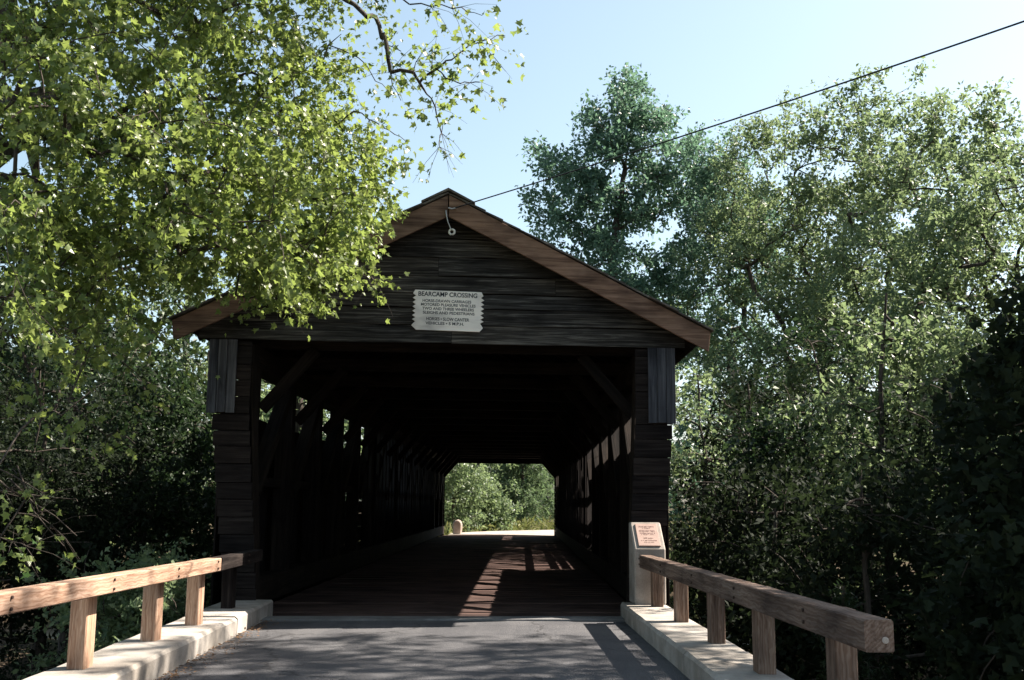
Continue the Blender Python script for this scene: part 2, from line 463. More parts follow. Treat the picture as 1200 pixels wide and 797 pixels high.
# fascia (barge boards) and roof
HW = 3.56
for s in (-1, 1):
    top0, top1 = 5.585, roof_z(BC + HW, 5.585)
    poly = [(0, top0), (s * HW, top1), (s * (HW - .03), top1 - .27), (0, top0 - .30)]
    me = prism_mesh('barge_board', [(u - s * HW / 2, z - (top0 + top1) / 2) for u, z in poly], -.022, .022, 'y', .004)
    # local X runs with the slope closely enough for the grain
    on_gable(me, 'barge_board', BR, M_fascia, YF - .003 * s, BC + s * HW / 2 * 1.0, (top0 + top1) / 2)
    # roof deck, sheared to follow the skewed end
    V = []
    for (yy_, far) in ((YF + .03, 0), (0, 1)):
        for (u, z) in ((0, top0 - .03), (s * (HW - .02), top1 - .03), (s * (HW - .02), top1), (0, top0)):
            x = BC + u
            V.append((x, Y1 + .5 + SK * (x - BC) if far else py_(x, yy_), z))
    F = np.array([[0, 1, 2, 3], [7, 6, 5, 4], [0, 4, 5, 1], [1, 5, 6, 2], [2, 6, 7, 3], [3, 7, 4, 0]])
    link('roof_deck', np_mesh('roof_deck', np.array(V), [F if s < 0 else F[:, ::-1]]), M_inner, BR)
    # shingle courses: overlapping long strips, each with a ragged front end
    nc = 15
    for k in range(nc):
        u0 = HW + .03 - k * (HW / nc); u1 = max(u0 - HW / nc - .16, 0.0)
        th = float(rng.uniform(.022, .036)); lift = .006
        def zz(u, add): return 5.60 - RS * u + add
        prof = [(u0, zz(u0, lift)), (u1, zz(u1, lift - .004)), (u1, zz(u1, lift + .012)), (u0, zz(u0, lift + th))]
        fr = YF - .05 + float(rng.normal(0, .02))
        V = []
        for far in (0, 1):
            for (u, z) in prof:
                x = BC + s * u
                V.append((x, Y1 + .6 + SK * (x - BC) if far else py_(x, fr), z + float(rng.normal(0, .002))))
        F = np.array([[0, 1, 2, 3], [7, 6, 5, 4], [0, 4, 5, 1], [1, 5, 6, 2], [2, 6, 7, 3], [3, 7, 4, 0]])
        if s < 0: F = F[:, ::-1]
        c = np.mean(V, 0)
        link('shingle_course', np_mesh('shingle_course', np.array(V) - c, [F]), M_shingle, BR, Matrix.Translation(Vector(c)))
    beam('ridge_cap', BR, (BC + s * .165, py_(BC, YF - .07), 5.585), (BC + s * .165, Y1 + .6, 5.585), .37, .022, M_shingle,
         up=(s * RS, 0, 1)) if False else None
for s in (-1, 1):
    V = []
    for far in (0, 1):
        for (u, z) in ((0, 5.64), (.36, 5.64 - RS * .36), (.36, 5.665 - RS * .36), (0, 5.672)):
            x = BC + s * u
            V.append((x, Y1 + .6 if far else py_(x, YF - .075), z))
    F = np.array([[0, 1, 2, 3], [7, 6, 5, 4], [0, 4, 5, 1], [1, 5, 6, 2], [2, 6, 7, 3], [3, 7, 4, 0]])
    link('ridge_cap', np_mesh('ridge_cap', np.array(V), [F if s > 0 else F[:, ::-1]]), M_shingle, BR)
# grey corner boards hanging below the gable, then the leaning boarded ends of the side walls
for s, xa, xb, zt, zl in ((-1, -4.17, -3.80, 3.595, 2.62), (1, 1.71, 2.09, 3.595, 2.56)):
    n = 3; w = (xb - xa) / n
    for k in range(n):
        x0 = xa + k * w; hh = zt - zl + float(rng.normal(0, .006)); xc = x0 + w / 2
        me = box_mesh('corner_board', hh, w - .006, .03)
        M = Matrix.Translation((xc, py_(xc, -.03 + float(rng.normal(0, .003))), zt - hh / 2)) @ Rz @ Matrix.Rotation(rad(90), 4, 'X') @ Matrix.Rotation(rad(90), 4, 'Z')
        link('corner_board', me, M_corner, BR, M)
    z = -.35
    while z < 3.55:
        h = float(rng.uniform(.2, .26)); z1 = min(z + h, 3.58)
        t = (z + z1) / 2
        lean = max(0.0, min(1.0, (2.6 - t) / 2.4))
        if s < 0: a, b = -4.10 + .26 * lean, -3.62 + .20 * lean
        else: a, b = 1.54 - .13 * lean, 2.05 - .18 * lean
        beam('portal_board', BR, (a, py_(a, 0.01), t), (b, py_(b, 0.01), t), .03, z1 - z - .008, M_siding, bev=.003)
        z = z1
    # inner return board of the portal
    xi0, xi1 = (-3.62 + .20, -3.62) if s < 0 else (1.54 - .13, 1.54)
    beam('portal_jamb', BR, (xi0 + s * .02, py_(xi0, .17), .0), (xi1 + s * .02, py_(xi1, .17), 3.55), .03, .26, M_inner, up=(0, 1, 0))
# floor of the bridge: cross planks, joined (too thin to pick apart)
bag = Bag(); y = 13.75; 
while y < Y1 + .3:
    w = float(rng.uniform(.2, .27))
    dz = float(rng.normal(0, .004))
    x0, x1 = XL - .05, XR + .05
    pts = np.array([(x, y + g * (w - .012) + SK * (x - BC), z) for z in (-.08, .0 + dz) for (x, g) in ((x0, 0), (x1, 0), (x1, 1), (x0, 1))])
    bag.add(pts, np.array([[3, 2, 1, 0], [4, 5, 6, 7], [0, 1, 5, 4], [1, 2, 6, 5], [2, 3, 7, 6], [3, 0, 4, 7]]))
    y += w
fo = link('floor_planks', bag.mesh('floor_planks', False), M_floor, BR, kind='stuff')
# truss walls
def frame_y(x, y): return y + SK * (x - BC)
bays = np.arange(14.65, Y1 - .2, 2.32)
for s, xi, xo in ((-1, XL, OL), (1, XR, OR)):
    xc = xi + s * .15
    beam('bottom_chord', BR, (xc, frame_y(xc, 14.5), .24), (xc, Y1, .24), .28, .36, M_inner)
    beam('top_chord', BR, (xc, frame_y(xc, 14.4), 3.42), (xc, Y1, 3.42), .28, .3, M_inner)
    beam('side_girt', BR, (xc + s * .05, frame_y(xc, 14.5), 1.75), (xc + s * .05, Y1, 1.75), .1, .14, M_inner)
    for k, yb in enumerate(bays):
        yy = frame_y(xi, yb)
        beam('truss_post', BR, (xc, yy, .42), (xc, yy + .04, 3.27), .26, .22, M_inner, up=(0, 1, 0))
        if k < len(bays) - 1:
            beam('truss_brace', BR, (xc - s * .07, yy + .14, 1.6), (xc - s * .07, yy + 2.1, 3.2), .2, .17, M_brace_lit if s > 0 else M_inner, up=(0, -1, 1))  # right-wall braces lightened in colour and flattened to read as sunlit
    # vertical siding boards at both ends of the wall, horizontal ones in the open middle
    y = 14.45
    while y < Y1 + .1:
        yy = frame_y(xo, y)
        if not (24.6 < y < 44.5):
            hh = float(rng.uniform(2.66, 2.70))
            beam('side_board', BR, (xo, yy, -.55), (xo, yy, hh), .242, .026, M_siding, up=(s, 0, 0), bev=.003)
        y += .25
    for y0 in np.arange(24.7, 44.4, 3.94):
        y0 = frame_y(xo, y0)
        for (za, zc) in ((-.55, -.2), (-.19, .16), (.17, .52), (.53, .86), (.93, 1.16), (1.24, 1.46)) if s > 0 else ((-.55, -.2), (-.19, .16), (.17, .52), (.53, .88), (.89, 1.2), (1.21, 1.5)):
            beam('side_board', BR, (xo, y0, (za + zc) / 2), (xo, y0 + 3.92, (za + zc) / 2), .026, zc - za, M_siding, bev=.003)
        for yv in (0.35, 1.0, 1.65, 2.3, 2.95, 3.6):       # slats slanted to catch sun; right-hand ones coloured as if sunlit
            beam('lattice_slat', BR, (xi + s * .03, y0 + yv, .45), (xi + s * .03, y0 + yv, 3.25), .2, .03, M_brace_lit if s > 0 else M_siding, up=(s * .75, -.65, 0))
# cross frames: ties, knee braces, rafters
for k, yb in enumerate(bays):
    yl, yr = frame_y(XL, yb) + .16, frame_y(XR, yb) + .16
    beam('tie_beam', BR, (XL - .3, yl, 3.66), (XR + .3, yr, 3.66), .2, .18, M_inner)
    beam('knee_brace', BR, (XL + .0, yl, 2.72), (XL + .72, yl, 3.56), .12, .15, M_inner, up=(1, 0, 0))
    beam('knee_brace', BR, (XR - .0, yr, 2.72), (XR - .72, yr, 3.56), .12, .15, M_inner, up=(-1, 0, 0))
    for dy in (0, 1.16):
        for s in (-1, 1):
            xe = BC + s * (HW - .1)
            beam('rafter', BR, (BC, frame_y(BC, yb) + dy, 5.46), (xe, frame_y(xe, yb) + dy, 5.46 - RS * (HW - .1)), .1, .15, M_inner)
# far portal: boarded gable with clipped opening
fp = [(OL - BC, -.3), (-2.60, -.3), (-2.60, 2.72), (-2.1, 3.34), (2.1, 3.34), (2.56, 2.78), (2.56, -.3), (OR - BC, -.3), (OR - BC, 4.05), (0, 5.5), (OL - BC, 4.05)]
def far_board(poly):
    me = prism_mesh('far_portal_board', poly, -.02, .02, 'y')
    link('far_portal_board', me, M_inner, BR, Matrix.Translation((BC, Y1 + .12, 0)) @ Rz)
for (a, b) in ((OL - BC, -2.60), (2.56, OR - BC)):
    z = -.3
    while z < 3.3:
        z1 = min(z + .26, 3.34); far_board([(a, z), (b, z), (b, z1 - .006), (a, z1 - .006)]); z = z1
far_board([(-2.6, 2.72), (-2.1, 3.34), (-2.6, 3.34)]); far_board([(2.56, 2.78), (2.56, 3.34), (2.1, 3.34)])
z = 3.345
while z < 5.4:
    z1 = min(z + .26, 5.45); w0 = min(3.0, (5.5 - z) / RS); w1 = min(3.0, (5.5 - z1) / RS)
    far_board([(-w0, z), (w0, z), (w1, z1 - .006), (-w1, z1 - .006)]); z = z1

# ------------------------------------------------------------------ sign on the gable
SX, SZ = -1.02, 4.045
SG = thing('wooden_sign', 'white painted notice board with notched sides nailed to the dark gable', 'sign', (SX, py_(SX, -.045), SZ))
sgM = Matrix.Translation((SX, py_(SX, -.045), SZ)) @ Rz @ Matrix.Rotation(rad(1.0), 4, 'Y')
W2, H2 = .475, .275
notch = [.195, .135, .075, .015, -.045, -.105, -.16]
rp = [(W2 - .03, H2)]
for k, z in enumerate(notch): rp += [(W2 + .012 - .012 * (k == 0), z + .028), (W2 - .035, z)]
rp += [(W2 + .005, -.22), (W2 - .04, -H2)]
lp = [(-W2 + .05, -H2), (-W2 - .015, -.215)]
for z in notch[::-1]: lp += [(-W2 + .035, z), (-W2 - .008, z + .028)]
lp += [(-W2 + .02, H2)]
link('board', prism_mesh('board', rp[::1] + lp, -.012, .012, 'y', .003), M_sign, SG, sgM)
def text_obj(name, body, width, height, cx, cz, parent, Mbase, mat, dy):
    cu = bpy.data.curves.new('lettering', 'FONT'); cu.body = body; cu.align_x = 'CENTER'; cu.align_y = 'CENTER'; cu.size = 1
    cu.extrude = 0.0; cu.offset = 0.022
    t = bpy.data.objects.new('tmp', cu); COL.objects.link(t)
    bpy.context.view_layer.update()
    me = bpy.data.meshes.new_from_object(t.evaluated_get(bpy.context.evaluated_depsgraph_get()))
    bpy.data.objects.remove(t); bpy.data.curves.remove(cu)
    co = np.empty(len(me.vertices) * 3, np.float32); me.vertices.foreach_get('co', co); co = co.reshape(-1, 3)
    mn, mx = co.min(0), co.max(0)
    co = (co - (mn + mx) / 2); co[:, 0] *= width / (mx[0] - mn[0]); co[:, 1] *= height / (mx[1] - mn[1])
    me.vertices.foreach_set('co', co.ravel()); me.update()
    me.materials.clear(); me.name = name
    M = Mbase @ Matrix.Translation((cx, dy, cz)) @ Matrix.Rotation(rad(90), 4, 'X')
    return link(name, me, mat, parent, M)
for body, w, h, x, z in (('BEARCAMP CROSSING', .80, .064, -.01, .222), ('HORSE-DRAWN CARRIAGES', .66, .040, -.02, .130), ('MOTORED PLEASURE VEHICLES', .74, .040, .0, .077),
                         ('TWO AND THREE WHEELERS', .70, .040, 0, .022), ('SLEIGHS AND PEDESTRIANS', .70, .040, .01, -.033),
                         ('HORSES \u2022 SLOW CANTER', .58, .044, 0, -.118), ('VEHICLES \u2022 5 M.P.H.', .52, .040, -.04, -.178)):
    text_obj('lettering', body, w, h, x, z, SG, sgM, M_ink, -.0135)

# ------------------------------------------------------------------ guard rails
def rail_set(label, rail, posts, mats, side, extra=None):
    (x0, y0), (x1, y1), za, zb_, drop = rail
    R = thing('guard_rail', label, 'guard rail', (x1 - side * -.1, y1, .2), 'timber guard rails beside the bridge approach')
    d = Vector((x1 - x0, y1 - y0, 0)); d.normalize(); nrm = Vector((-d.y, d.x, 0)) * (-1 if side > 0 else 1)
    if nrm.x * side < 0: nrm = -nrm
    off = nrm * .075
    zc = lambda t: (za + zb_) / 2 + drop * (1 - t)     # the rail falls a little towards the bridge
    beam('rail', R, Vector((x0, y0, zc(0))) + off, Vector((x1, y1, zc(1))) + off, .15, zb_ - za, mats[0], bev=.008)
    for k, yp in enumerate(posts):
        t = (yp - y0) / (y1 - y0); p = Vector((x0 + (x1 - x0) * t, yp, 0)) + nrm * (.15 + .07)
        yaw = math.atan2(d.y, d.x)
        hp = zc(t) + (zb_ - za) / 2 - .2 - (.075 if side < 0 else .03)
        me = box_mesh('post', hp, .135, .185, .008)
        M = Matrix.Translation((p.x, p.y, .2 + hp / 2 - .003)) @ Matrix.Rotation(yaw, 4, 'Z') @ Matrix.Rotation(rad(-90), 4, 'Y')
        link('post', me, mats[1], R, M)
        q = Vector((x0 + (x1 - x0) * t, yp, zc(t))) - nrm * .004
        for dz in (-.035, .035):
            bm_ = Bag(); v, f = tube([q + Vector((0, 0, dz)) + nrm * .01, q + Vector((0, 0, dz)) - nrm * .008], [.011, .011], 8)
            bm_.add(v, f); bm_.add(v[8:], np.arange(8)[None])
            link('bolt_head', bm_.mesh('bolt_head', False), M_rust, R)
    return R
M_rust = flat('rusty_bolt', (.05, .03, .022), .8)
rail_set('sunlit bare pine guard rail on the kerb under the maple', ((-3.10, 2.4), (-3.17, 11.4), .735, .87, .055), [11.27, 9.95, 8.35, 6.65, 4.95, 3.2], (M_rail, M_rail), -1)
rail_set('short shaded guard rail in front of the dark bridge corner', ((-3.23, 11.65), (-3.3, 13.75), .72, .86, .0), [12.95], (M_siding, M_siding), -1)  # dark board material stands in for the shade on this rail
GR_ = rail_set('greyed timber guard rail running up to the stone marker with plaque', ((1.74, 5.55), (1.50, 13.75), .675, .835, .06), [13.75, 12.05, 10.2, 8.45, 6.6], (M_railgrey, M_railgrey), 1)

bag = Bag(); e_ = Vector((1.74 + .105, 5.55, .795))
v, f = tube([e_ + Vector((0, .01, 0)), e_ + Vector((0, -.004, 0)), e_ + Vector((0, -.006, 0))], [.017, .017, .008], 12); bag.add(v, f); bag.add(v[-12:], np.arange(12)[None][:, ::-1])
link('bolt_cap', bag.mesh('bolt_cap', False), M_mon, GR_)
# ------------------------------------------------------------------ concrete marker with plaque
MX = 1.65
MO = thing('concrete_marker', 'pale concrete marker post with sloped top and pink plaque beside the bridge portal', 'marker', (MX, 14.0, .2))
hw = .205
prof = [(0, .2), (.4, .2), (.4, 1.235), (.315, 1.235), (.0, .90)]
me = prism_mesh('body', [(a - .16, b - .2) for a, b in prof], -hw, hw, 'x', .018)
link('body', me, M_mon, MO, Matrix.Translation((MX, 14.13, .2)) @ Rz)
sl_ang = math.atan2(.335, .315)
PM = Matrix.Translation((MX, 14.13 - .16 + .1575, .2 + .70 + .1675)) @ Rz @ Matrix.Rotation(sl_ang, 4, 'X')
pw, ph = .145, .19
bx_ = prism_mesh('plaque', [(-pw, -ph), (pw, -ph), (pw, ph), (-pw, ph)], -.002, .02, 'z', .004)
link('plaque', bx_, M_bronze, MO, PM)
bag = Bag(); r2 = np.random.default_rng(11)
for z, w, hgt in ((.135, .2, .016), (.108, .11, .010), (.062, .21, .022), (.024, .2, .016), (-.002, .17, .010), (-.062, .12, .018), (-.102, .2, .014), (-.132, .12, .012)):
    x = -w / 2
    while x < w / 2:
        wl = float(r2.uniform(.008, .013))
        if r2.random() < .16: x += wl; continue
        for k in range(3):
            v = r2.random() < .5
            a = x + r2.random() * wl * .5; c = z + (r2.random() - .5) * hgt * .6
            sx, sz = (.0028, hgt * .5) if v else (wl * .4, .0026)
            bag.add(np.array([(a - sx, c - sz, .0215), (a + sx, c - sz, .0215), (a + sx, c + sz, .0215), (a - sx, c + sz, .0215)]), np.array([[0, 1, 2, 3]]))
        x += wl + .003
link('lettering', bag.mesh('lettering', False), M_brown_ink, MO, PM)

# ------------------------------------------------------------------ cable, hook and insulator on the gable
A = np.array([BC + .1, py_(BC, YF - .05), 5.40]); Bp = at(1200, 25, 8.2); Cp = A + (Bp - A) * 1.75 + np.array([0, 0, .25])
tt = np.linspace(0, 1, 40)[:, None]
ctr = Bp * 2 - (A + Cp) * .5
cp = (1 - tt) ** 2 * A + 2 * tt * (1 - tt) * ctr + tt ** 2 * Cp
PX, PY, PZ = Cp
bag = Bag(); v, f = tube(cp, np.full(40, .0085), 6); bag.add(v, f)
tag(link('power_cable', bag.mesh('power_cable'), M_wire), 'black overhead cable slanting from the gable peak across the sky', 'cable')
po = thing('utility_pole', 'brown utility pole standing by the road and holding the cable', 'utility pole', (PX, PY, float(ground_z(PX, PY))))
bag = Bag(); v, f = tube([(PX + .12, PY, float(ground_z(PX, PY)) - .3), (PX + .12, PY, PZ + .5)], [.14, .1], 12); bag.add(v, f)
bag.add(v[-12:], np.arange(12)[None]); link('pole', bag.mesh('pole'), M_bark, po)
beam('cross_arm', po, (PX + .12, PY - .7, PZ + .2), (PX + .12, PY + .7, PZ + .2), .09, .11, M_railgrey)
HK = thing('cable_hook', 'rusty wire with a white porcelain ring dangling below the gable peak', 'wire hook', (BC + .02, py_(BC, YF - .04), 5.37))
bag = Bag(); yh = py_(BC, YF - .045)
v, f = tube([(BC + .12, yh, 5.40), (BC + .05, yh, 5.385), (BC + .0, yh - .01, 5.395)], [.011] * 3, 6); bag.add(v, f)
v, f = tube([(BC - .03, yh, 5.36), (BC - .02, yh - .01, 5.28), (BC + .0, yh - .01, 5.2), (BC + .04, yh, 5.1)], [.012, .01, .008, .007], 6); bag.add(v, f)
link('wire', bag.mesh('wire'), M_steel, HK)
a = np.linspace(0, 2 * np.pi, 15)
bag = Bag(); v, f = tube(np.stack([BC + .055 + .036 * np.cos(a), np.full(15, yh), 5.065 + .036 * np.sin(a)], 1), np.full(15, .015), 7); bag.add(v, f)
link('ring', bag.mesh('ring'), M_porc, HK)

# ------------------------------------------------------------------ trees
def grow(trunk, r0, targets, rng, base_frac=.3, seg=.5, lift=.12, tip=.006, upc=.5, trunk_r1=.35):
    """Branches from the trunk to every target; returns the wood mesh bag and each tip's direction."""
    trunk = np.asarray(trunk, float)
    L = np.concatenate([[0], np.cumsum(np.linalg.norm(np.diff(trunk, axis=0), axis=1))])
    n = max(6, int(L[-1] / .35)); s = np.linspace(0, L[-1], n)
    T = np.stack([np.interp(s, L, trunk[:, k]) for k in range(3)], 1)
    T[1:-1] += rng.normal(0, .02, (n - 2, 3)) * [1, 1, 0]
    P = np.zeros((n + len(targets) * 14, 3)); P[:n] = T
    par = np.full(len(P), -1); par[1:n] = np.arange(n - 1); cnt = n
    ok = np.zeros(len(P), bool); ok[int(n * base_frac):n] = True
    d0 = np.linalg.norm(targets[:, None] - T[int(n * base_frac):][None, ::3], axis=2).min(1)
    order = np.argsort(d0); paths = []; tips = np.zeros(len(targets), int); dirs = np.zeros((len(targets), 3))
    for ti in order:
        t = targets[ti]
        dv = t - P[:cnt]; d = np.linalg.norm(dv, axis=1)
        cost = d + upc * np.clip(-dv[:, 2], 0, None) + np.where(ok[:cnt], 0, 1e6)
        j = int(np.argmin(cost)); dd = d[j]
        k = int(np.clip(dd / seg, 2, 12))
        c = P[j] + (t - P[j]) * .5 + np.array([0, 0, lift * dd]) + rng.normal(0, .08 * dd, 3)
        u = (np.arange(1, k + 1) / k)[:, None]
        q = (1 - u) ** 2 * P[j] + 2 * u * (1 - u) * c + u ** 2 * t
        P[cnt:cnt + k] = q; par[cnt] = j; par[cnt + 1:cnt + k] = np.arange(cnt, cnt + k - 1); ok[cnt:cnt + k] = True
        paths.append([j] + list(range(cnt, cnt + k)))
        tips[ti] = cnt + k - 1; dirs[ti] = q[-1] - (q[-2] if k > 1 else P[j]); cnt += k
    w = np.zeros(cnt); w[tips] += 1
    for q in range(cnt - 1, 0, -1): w[par[q]] += w[q]
    p = math.log(max(r0 / tip, 1.01)) / math.log(max(w[0], 2))
    r = tip * np.maximum(w, 1) ** p
    r[:n] = np.maximum(r[:n], np.linspace(r0, max(tip * 3, r0 * .12), n))
    r[0] *= 1.25
    bag = Bag(); v, f = tube(P[:n], r[:n], 9); bag.add(v, f)
    for q in paths:
        rr = r[q].copy(); rr[0] = min(rr[0], rr[1] * 1.25); 
        v, f = tube(P[q], rr, 5 if rr[0] > .02 else 3); bag.add(v, f)
    dirs /= np.linalg.norm(dirs, axis=1)[:, None] + 1e-9
    return bag, dirs
QUAD = (np.array([(0, 0), (-.3, .45), (0, 1.0), (.3, .45)]), [np.array([[0, 1, 2], [0, 2, 3]])], np.array([0, .08, 0, .08]))
CLUMP = (np.array([(0, 0), (-.42, .3), (-.15, .55), (-.3, .8), (0, 1.0), (.3, .8), (.15, .55), (.42, .3)]), [np.array([[0, 1, 2], [2, 3, 4], [0, 2, 4], [0, 4, 6], [4, 5, 6], [0, 6, 7]])], np.array([0, .12, .02, .1, -.05, .1, .02, .12]))
NEEDLE = (np.array([(0, 0), (-.16, .25), (-.1, .8), (0, 1.0), (.1, .8), (.16, .25)]), [np.array([[0, 1, 2], [0, 2, 3], [0, 3, 4], [0, 4, 5]])], np.array([0, .04, -.02, -.08, -.02, .04]))
def maple_template():
    half = [(0.0, 0.0), (.06, .02), (.22, -.10), (.24, .06), (.44, .08), (.36, .22), (.55, .46), (.36, .46), (.30, .58), (.17, .52), (.20, .78), (.10, .80), (0, 1.0)]
    pts = half + [(-x, y) for x, y in half[-2:0:-1]]
    c = len(pts); pts = pts + [(0, .36)]
    F = np.array([[c, k, (k + 1) % c] for k in range(c)])
    P_ = np.array(pts)
    return P_, [F], np.abs(P_[:, 0]) * .28 - .10 * np.clip(P_[:, 1] - .5, 0, 1)
MAPLE = maple_template()
MAPLE_LO = (np.array([(0, .0), (.44, .05), (.32, .25), (.55, .47), (.2, .52), (0, 1.0), (-.2, .52), (-.55, .47), (-.32, .25), (-.44, .05)]),
            [np.array([[0, 1, 2], [2, 3, 4], [0, 2, 4], [4, 5, 6], [0, 4, 6], [6, 7, 8], [0, 6, 8], [0, 8, 9]])],
            np.array([0, .1, .06, .14, .03, -.08, .03, .14, .06, .1]))
def unit(v): return v / (np.linalg.norm(v, axis=-1, keepdims=True) + 1e-9)
def leaf_frames(targets, dirs, rng, n_tw, tw_len, n_leaf, size, bias, spread=.8, flat_=.6, droop=.35):
    """Leaf positions with axes: along twigs that fan out from each branch tip."""
    N = len(targets)
    td = unit(dirs[:, None] * .7 + rng.normal(0, spread, (N, n_tw, 3)) + np.asarray(bias))
    ln = tw_len * rng.uniform(.5, 1.15, (N, n_tw, 1))
    s = rng.uniform(.12, 1.0, (N, n_tw, n_leaf, 1)) ** .8
    pos = targets[:, None, None] + td[:, :, None] * ln[:, :, None] * s
    pos = pos + rng.normal(0, size * .45, pos.shape)
    ax = unit(td[:, :, None] * .6 + rng.normal(0, .75, pos.shape) + np.array([0, 0, -droop]))
    nr = unit(np.array([0, 0, flat_]) + rng.normal(0, .6, pos.shape))
    bx = unit(np.cross(ax, nr)); nr = np.cross(bx, ax)
    sz = size * rng.uniform(.45, 1.35, pos.shape[:-1])
    tw = (targets, td, ln)
    return pos.reshape(-1, 3), ax.reshape(-1, 3), bx.reshape(-1, 3), nr.reshape(-1, 3), sz.reshape(-1), tw
def clear(P, m=.15):
    """False where a leaf or twig would stand inside the bridge, over the deck or in the roof."""
    x, y, z = P[..., 0], P[..., 1], P[..., 2]
    wall = (x > OL - .1 - m) & (x < OR + .1 + m) & (y > 13.2) & (y < 51.2) & (z < 3.75)
    roof = (np.abs(x - BC) < HW + m) & (y > 13.5) & (y < 51.4) & (z < 5.75 + m - RS * np.abs(x - BC)) & (z > 3.2)
    road = (x > -3.9) & (x < 2.2) & (y < 14.5) & (z < 2.2)
    far = (np.abs(x - road_x(y)) < 2.6) & (y > 50) & (z < 3)
    return ~(wall | roof | road | far)
def leaf_mesh(name, fr, tpl, rng, keep=None, free=False):
    if not free: keep = clear(fr[0]) if keep is None else keep & clear(fr[0])
    pos, ax, bx, nr, sz = fr[:5]
    if keep is not None: pos, ax, bx, nr, sz = (q[keep] for q in (pos, ax, bx, nr, sz))
    U, FF, Wd = tpl; n, m = len(pos), len(U)
    V = pos[:, None] + sz[:, None, None] * (U[None, :, 1:2] * ax[:, None] + U[None, :, 0:1] * bx[:, None] + Wd[None, :, None] * nr[:, None])
    F = (np.arange(n)[:, None, None] * m + FF[0][None]).reshape(-1, 3)
    tint = np.repeat(rng.random(n), len(FF[0]))
    return np_mesh(name, V.reshape(-1, 3), [F], False, tint)
def twig_bag(tw, bag, r=.004, only=None):
    t, td, ln = tw
    for i in range(len(t)):
        if only is not None and not only[i]: continue
        for k in range(td.shape[1]):
            e = t[i] + td[i, k] * ln[i, k]; m = (t[i] + e) / 2 + np.array([0, 0, .03])
            v, f = tube([t[i], m, e], [r, r * .8, r * .4], 3); bag.add(v, f)
def clumps(prof, base, height, n_cl, per, sig, rng, lean=(0, 0), shell=.55, squash=.6):
    """Targets gathered in clumps inside a profile (fraction of height, radius)."""
    pt = np.array([a for a, _ in prof]); pr = np.array([b for _, b in prof])
    tt = np.linspace(pt[0], pt[-1], 200); w = np.interp(tt, pt, pr) ** 1.4 + .05; w /= w.sum()
    t = rng.choice(tt, n_cl, p=w); r = np.interp(t, pt, pr) * (shell + (1 - shell) * rng.random(n_cl)) * np.sqrt(rng.uniform(.15, 1, n_cl))
    a = rng.uniform(0, 2 * np.pi, n_cl)
    C = np.stack([base[0] + r * np.cos(a) + lean[0] * t, base[1] + r * np.sin(a) + lean[1] * t, base[2] + t * height], 1)
    T = C[:, None] + rng.normal(0, 1, (n_cl, per, 3)) * (np.asarray(sig) * rng.uniform(.6, 1.3, (n_cl, 1, 1))) * [1, 1, squash]
    T = T.reshape(-1, 3); T[:, 2] = np.clip(T[:, 2], base[2] + pt[0] * height * .9, base[2] + height * 1.02)
    return T
def tree(name, label, cat, base, height, prof, seed, n_cl=34, per=6, sig=.55, r0=None, leafs=(4, .5, 7, .11), tpl=QUAD, mat=None, bias=(0, 0, .3),
         lean=(0, 0), base_frac=.3, lift=.12, group=None, reach=.97, upc=.5, tops=0, extra=None, spread=.8, barkm=None, keep=None, flat_=.6, droop=.35, shell=.55, squash=.6):
    rng = np.random.default_rng(seed)
    base = np.array([base[0], base[1], float(ground_z(base[0], base[1])) if len(base) < 3 else base[2]])
    T = clumps(prof, base, height, n_cl, per, sig, rng, lean, shell, squash)
    T = T[clear(T, .3)]
    if keep is not None: T = T[keep(T)]
    if tops:                                    # upswept leaders that give the crown its feathery top
        rt = np.interp(.85, [q[0] for q in prof], [q[1] for q in prof])
        for _ in range(tops):
            a = rng.uniform(0, 6.28); r = rt * rng.uniform(0, 1) ** .7; h = height * (1.0 - .22 * (r / rt) ** 1.5 * rng.uniform(.5, 1.2))
            q = base + [lean[0] + r * math.cos(a), lean[1] + r * math.sin(a), h]
            T = np.concatenate([T, [q - [0, 0, 1.5], q - [0, 0, .75] + rng.normal(0, .08, 3), q]])
    if extra is not None: T = np.concatenate([T, extra])
    top = base + [lean[0] * reach, lean[1] * reach, height * reach]
    mid = base + np.array([lean[0] * .3 * reach, lean[1] * .3 * reach, height * .45 * reach]) + rng.normal(0, .02 * height, 3) * [1, 1, 0]
    trunk = [base - [0, 0, .4], base + (mid - base) * .5 + rng.normal(0, .008 * height, 3), mid, mid + (top - mid) * .5 + rng.normal(0, .02 * height, 3) * [1, 1, 0], top]
    r0 = r0 or height * .014
    bag, dirs = grow(trunk, r0, T, rng, base_frac, lift=lift, upc=upc)
    t = thing(name, label, cat, base, group)
    fr = leaf_frames(T, dirs, rng, leafs[0], leafs[1], leafs[2], leafs[3], bias, spread, flat_, droop)
    o = link('trunk', bag.mesh('trunk'), barkm or M_bark, t)
    kp = keep(fr[0]) if keep is not None else None
    c = link('crown', leaf_mesh('crown', fr, tpl, rng, kp), mat or L_mid, t)
    return t
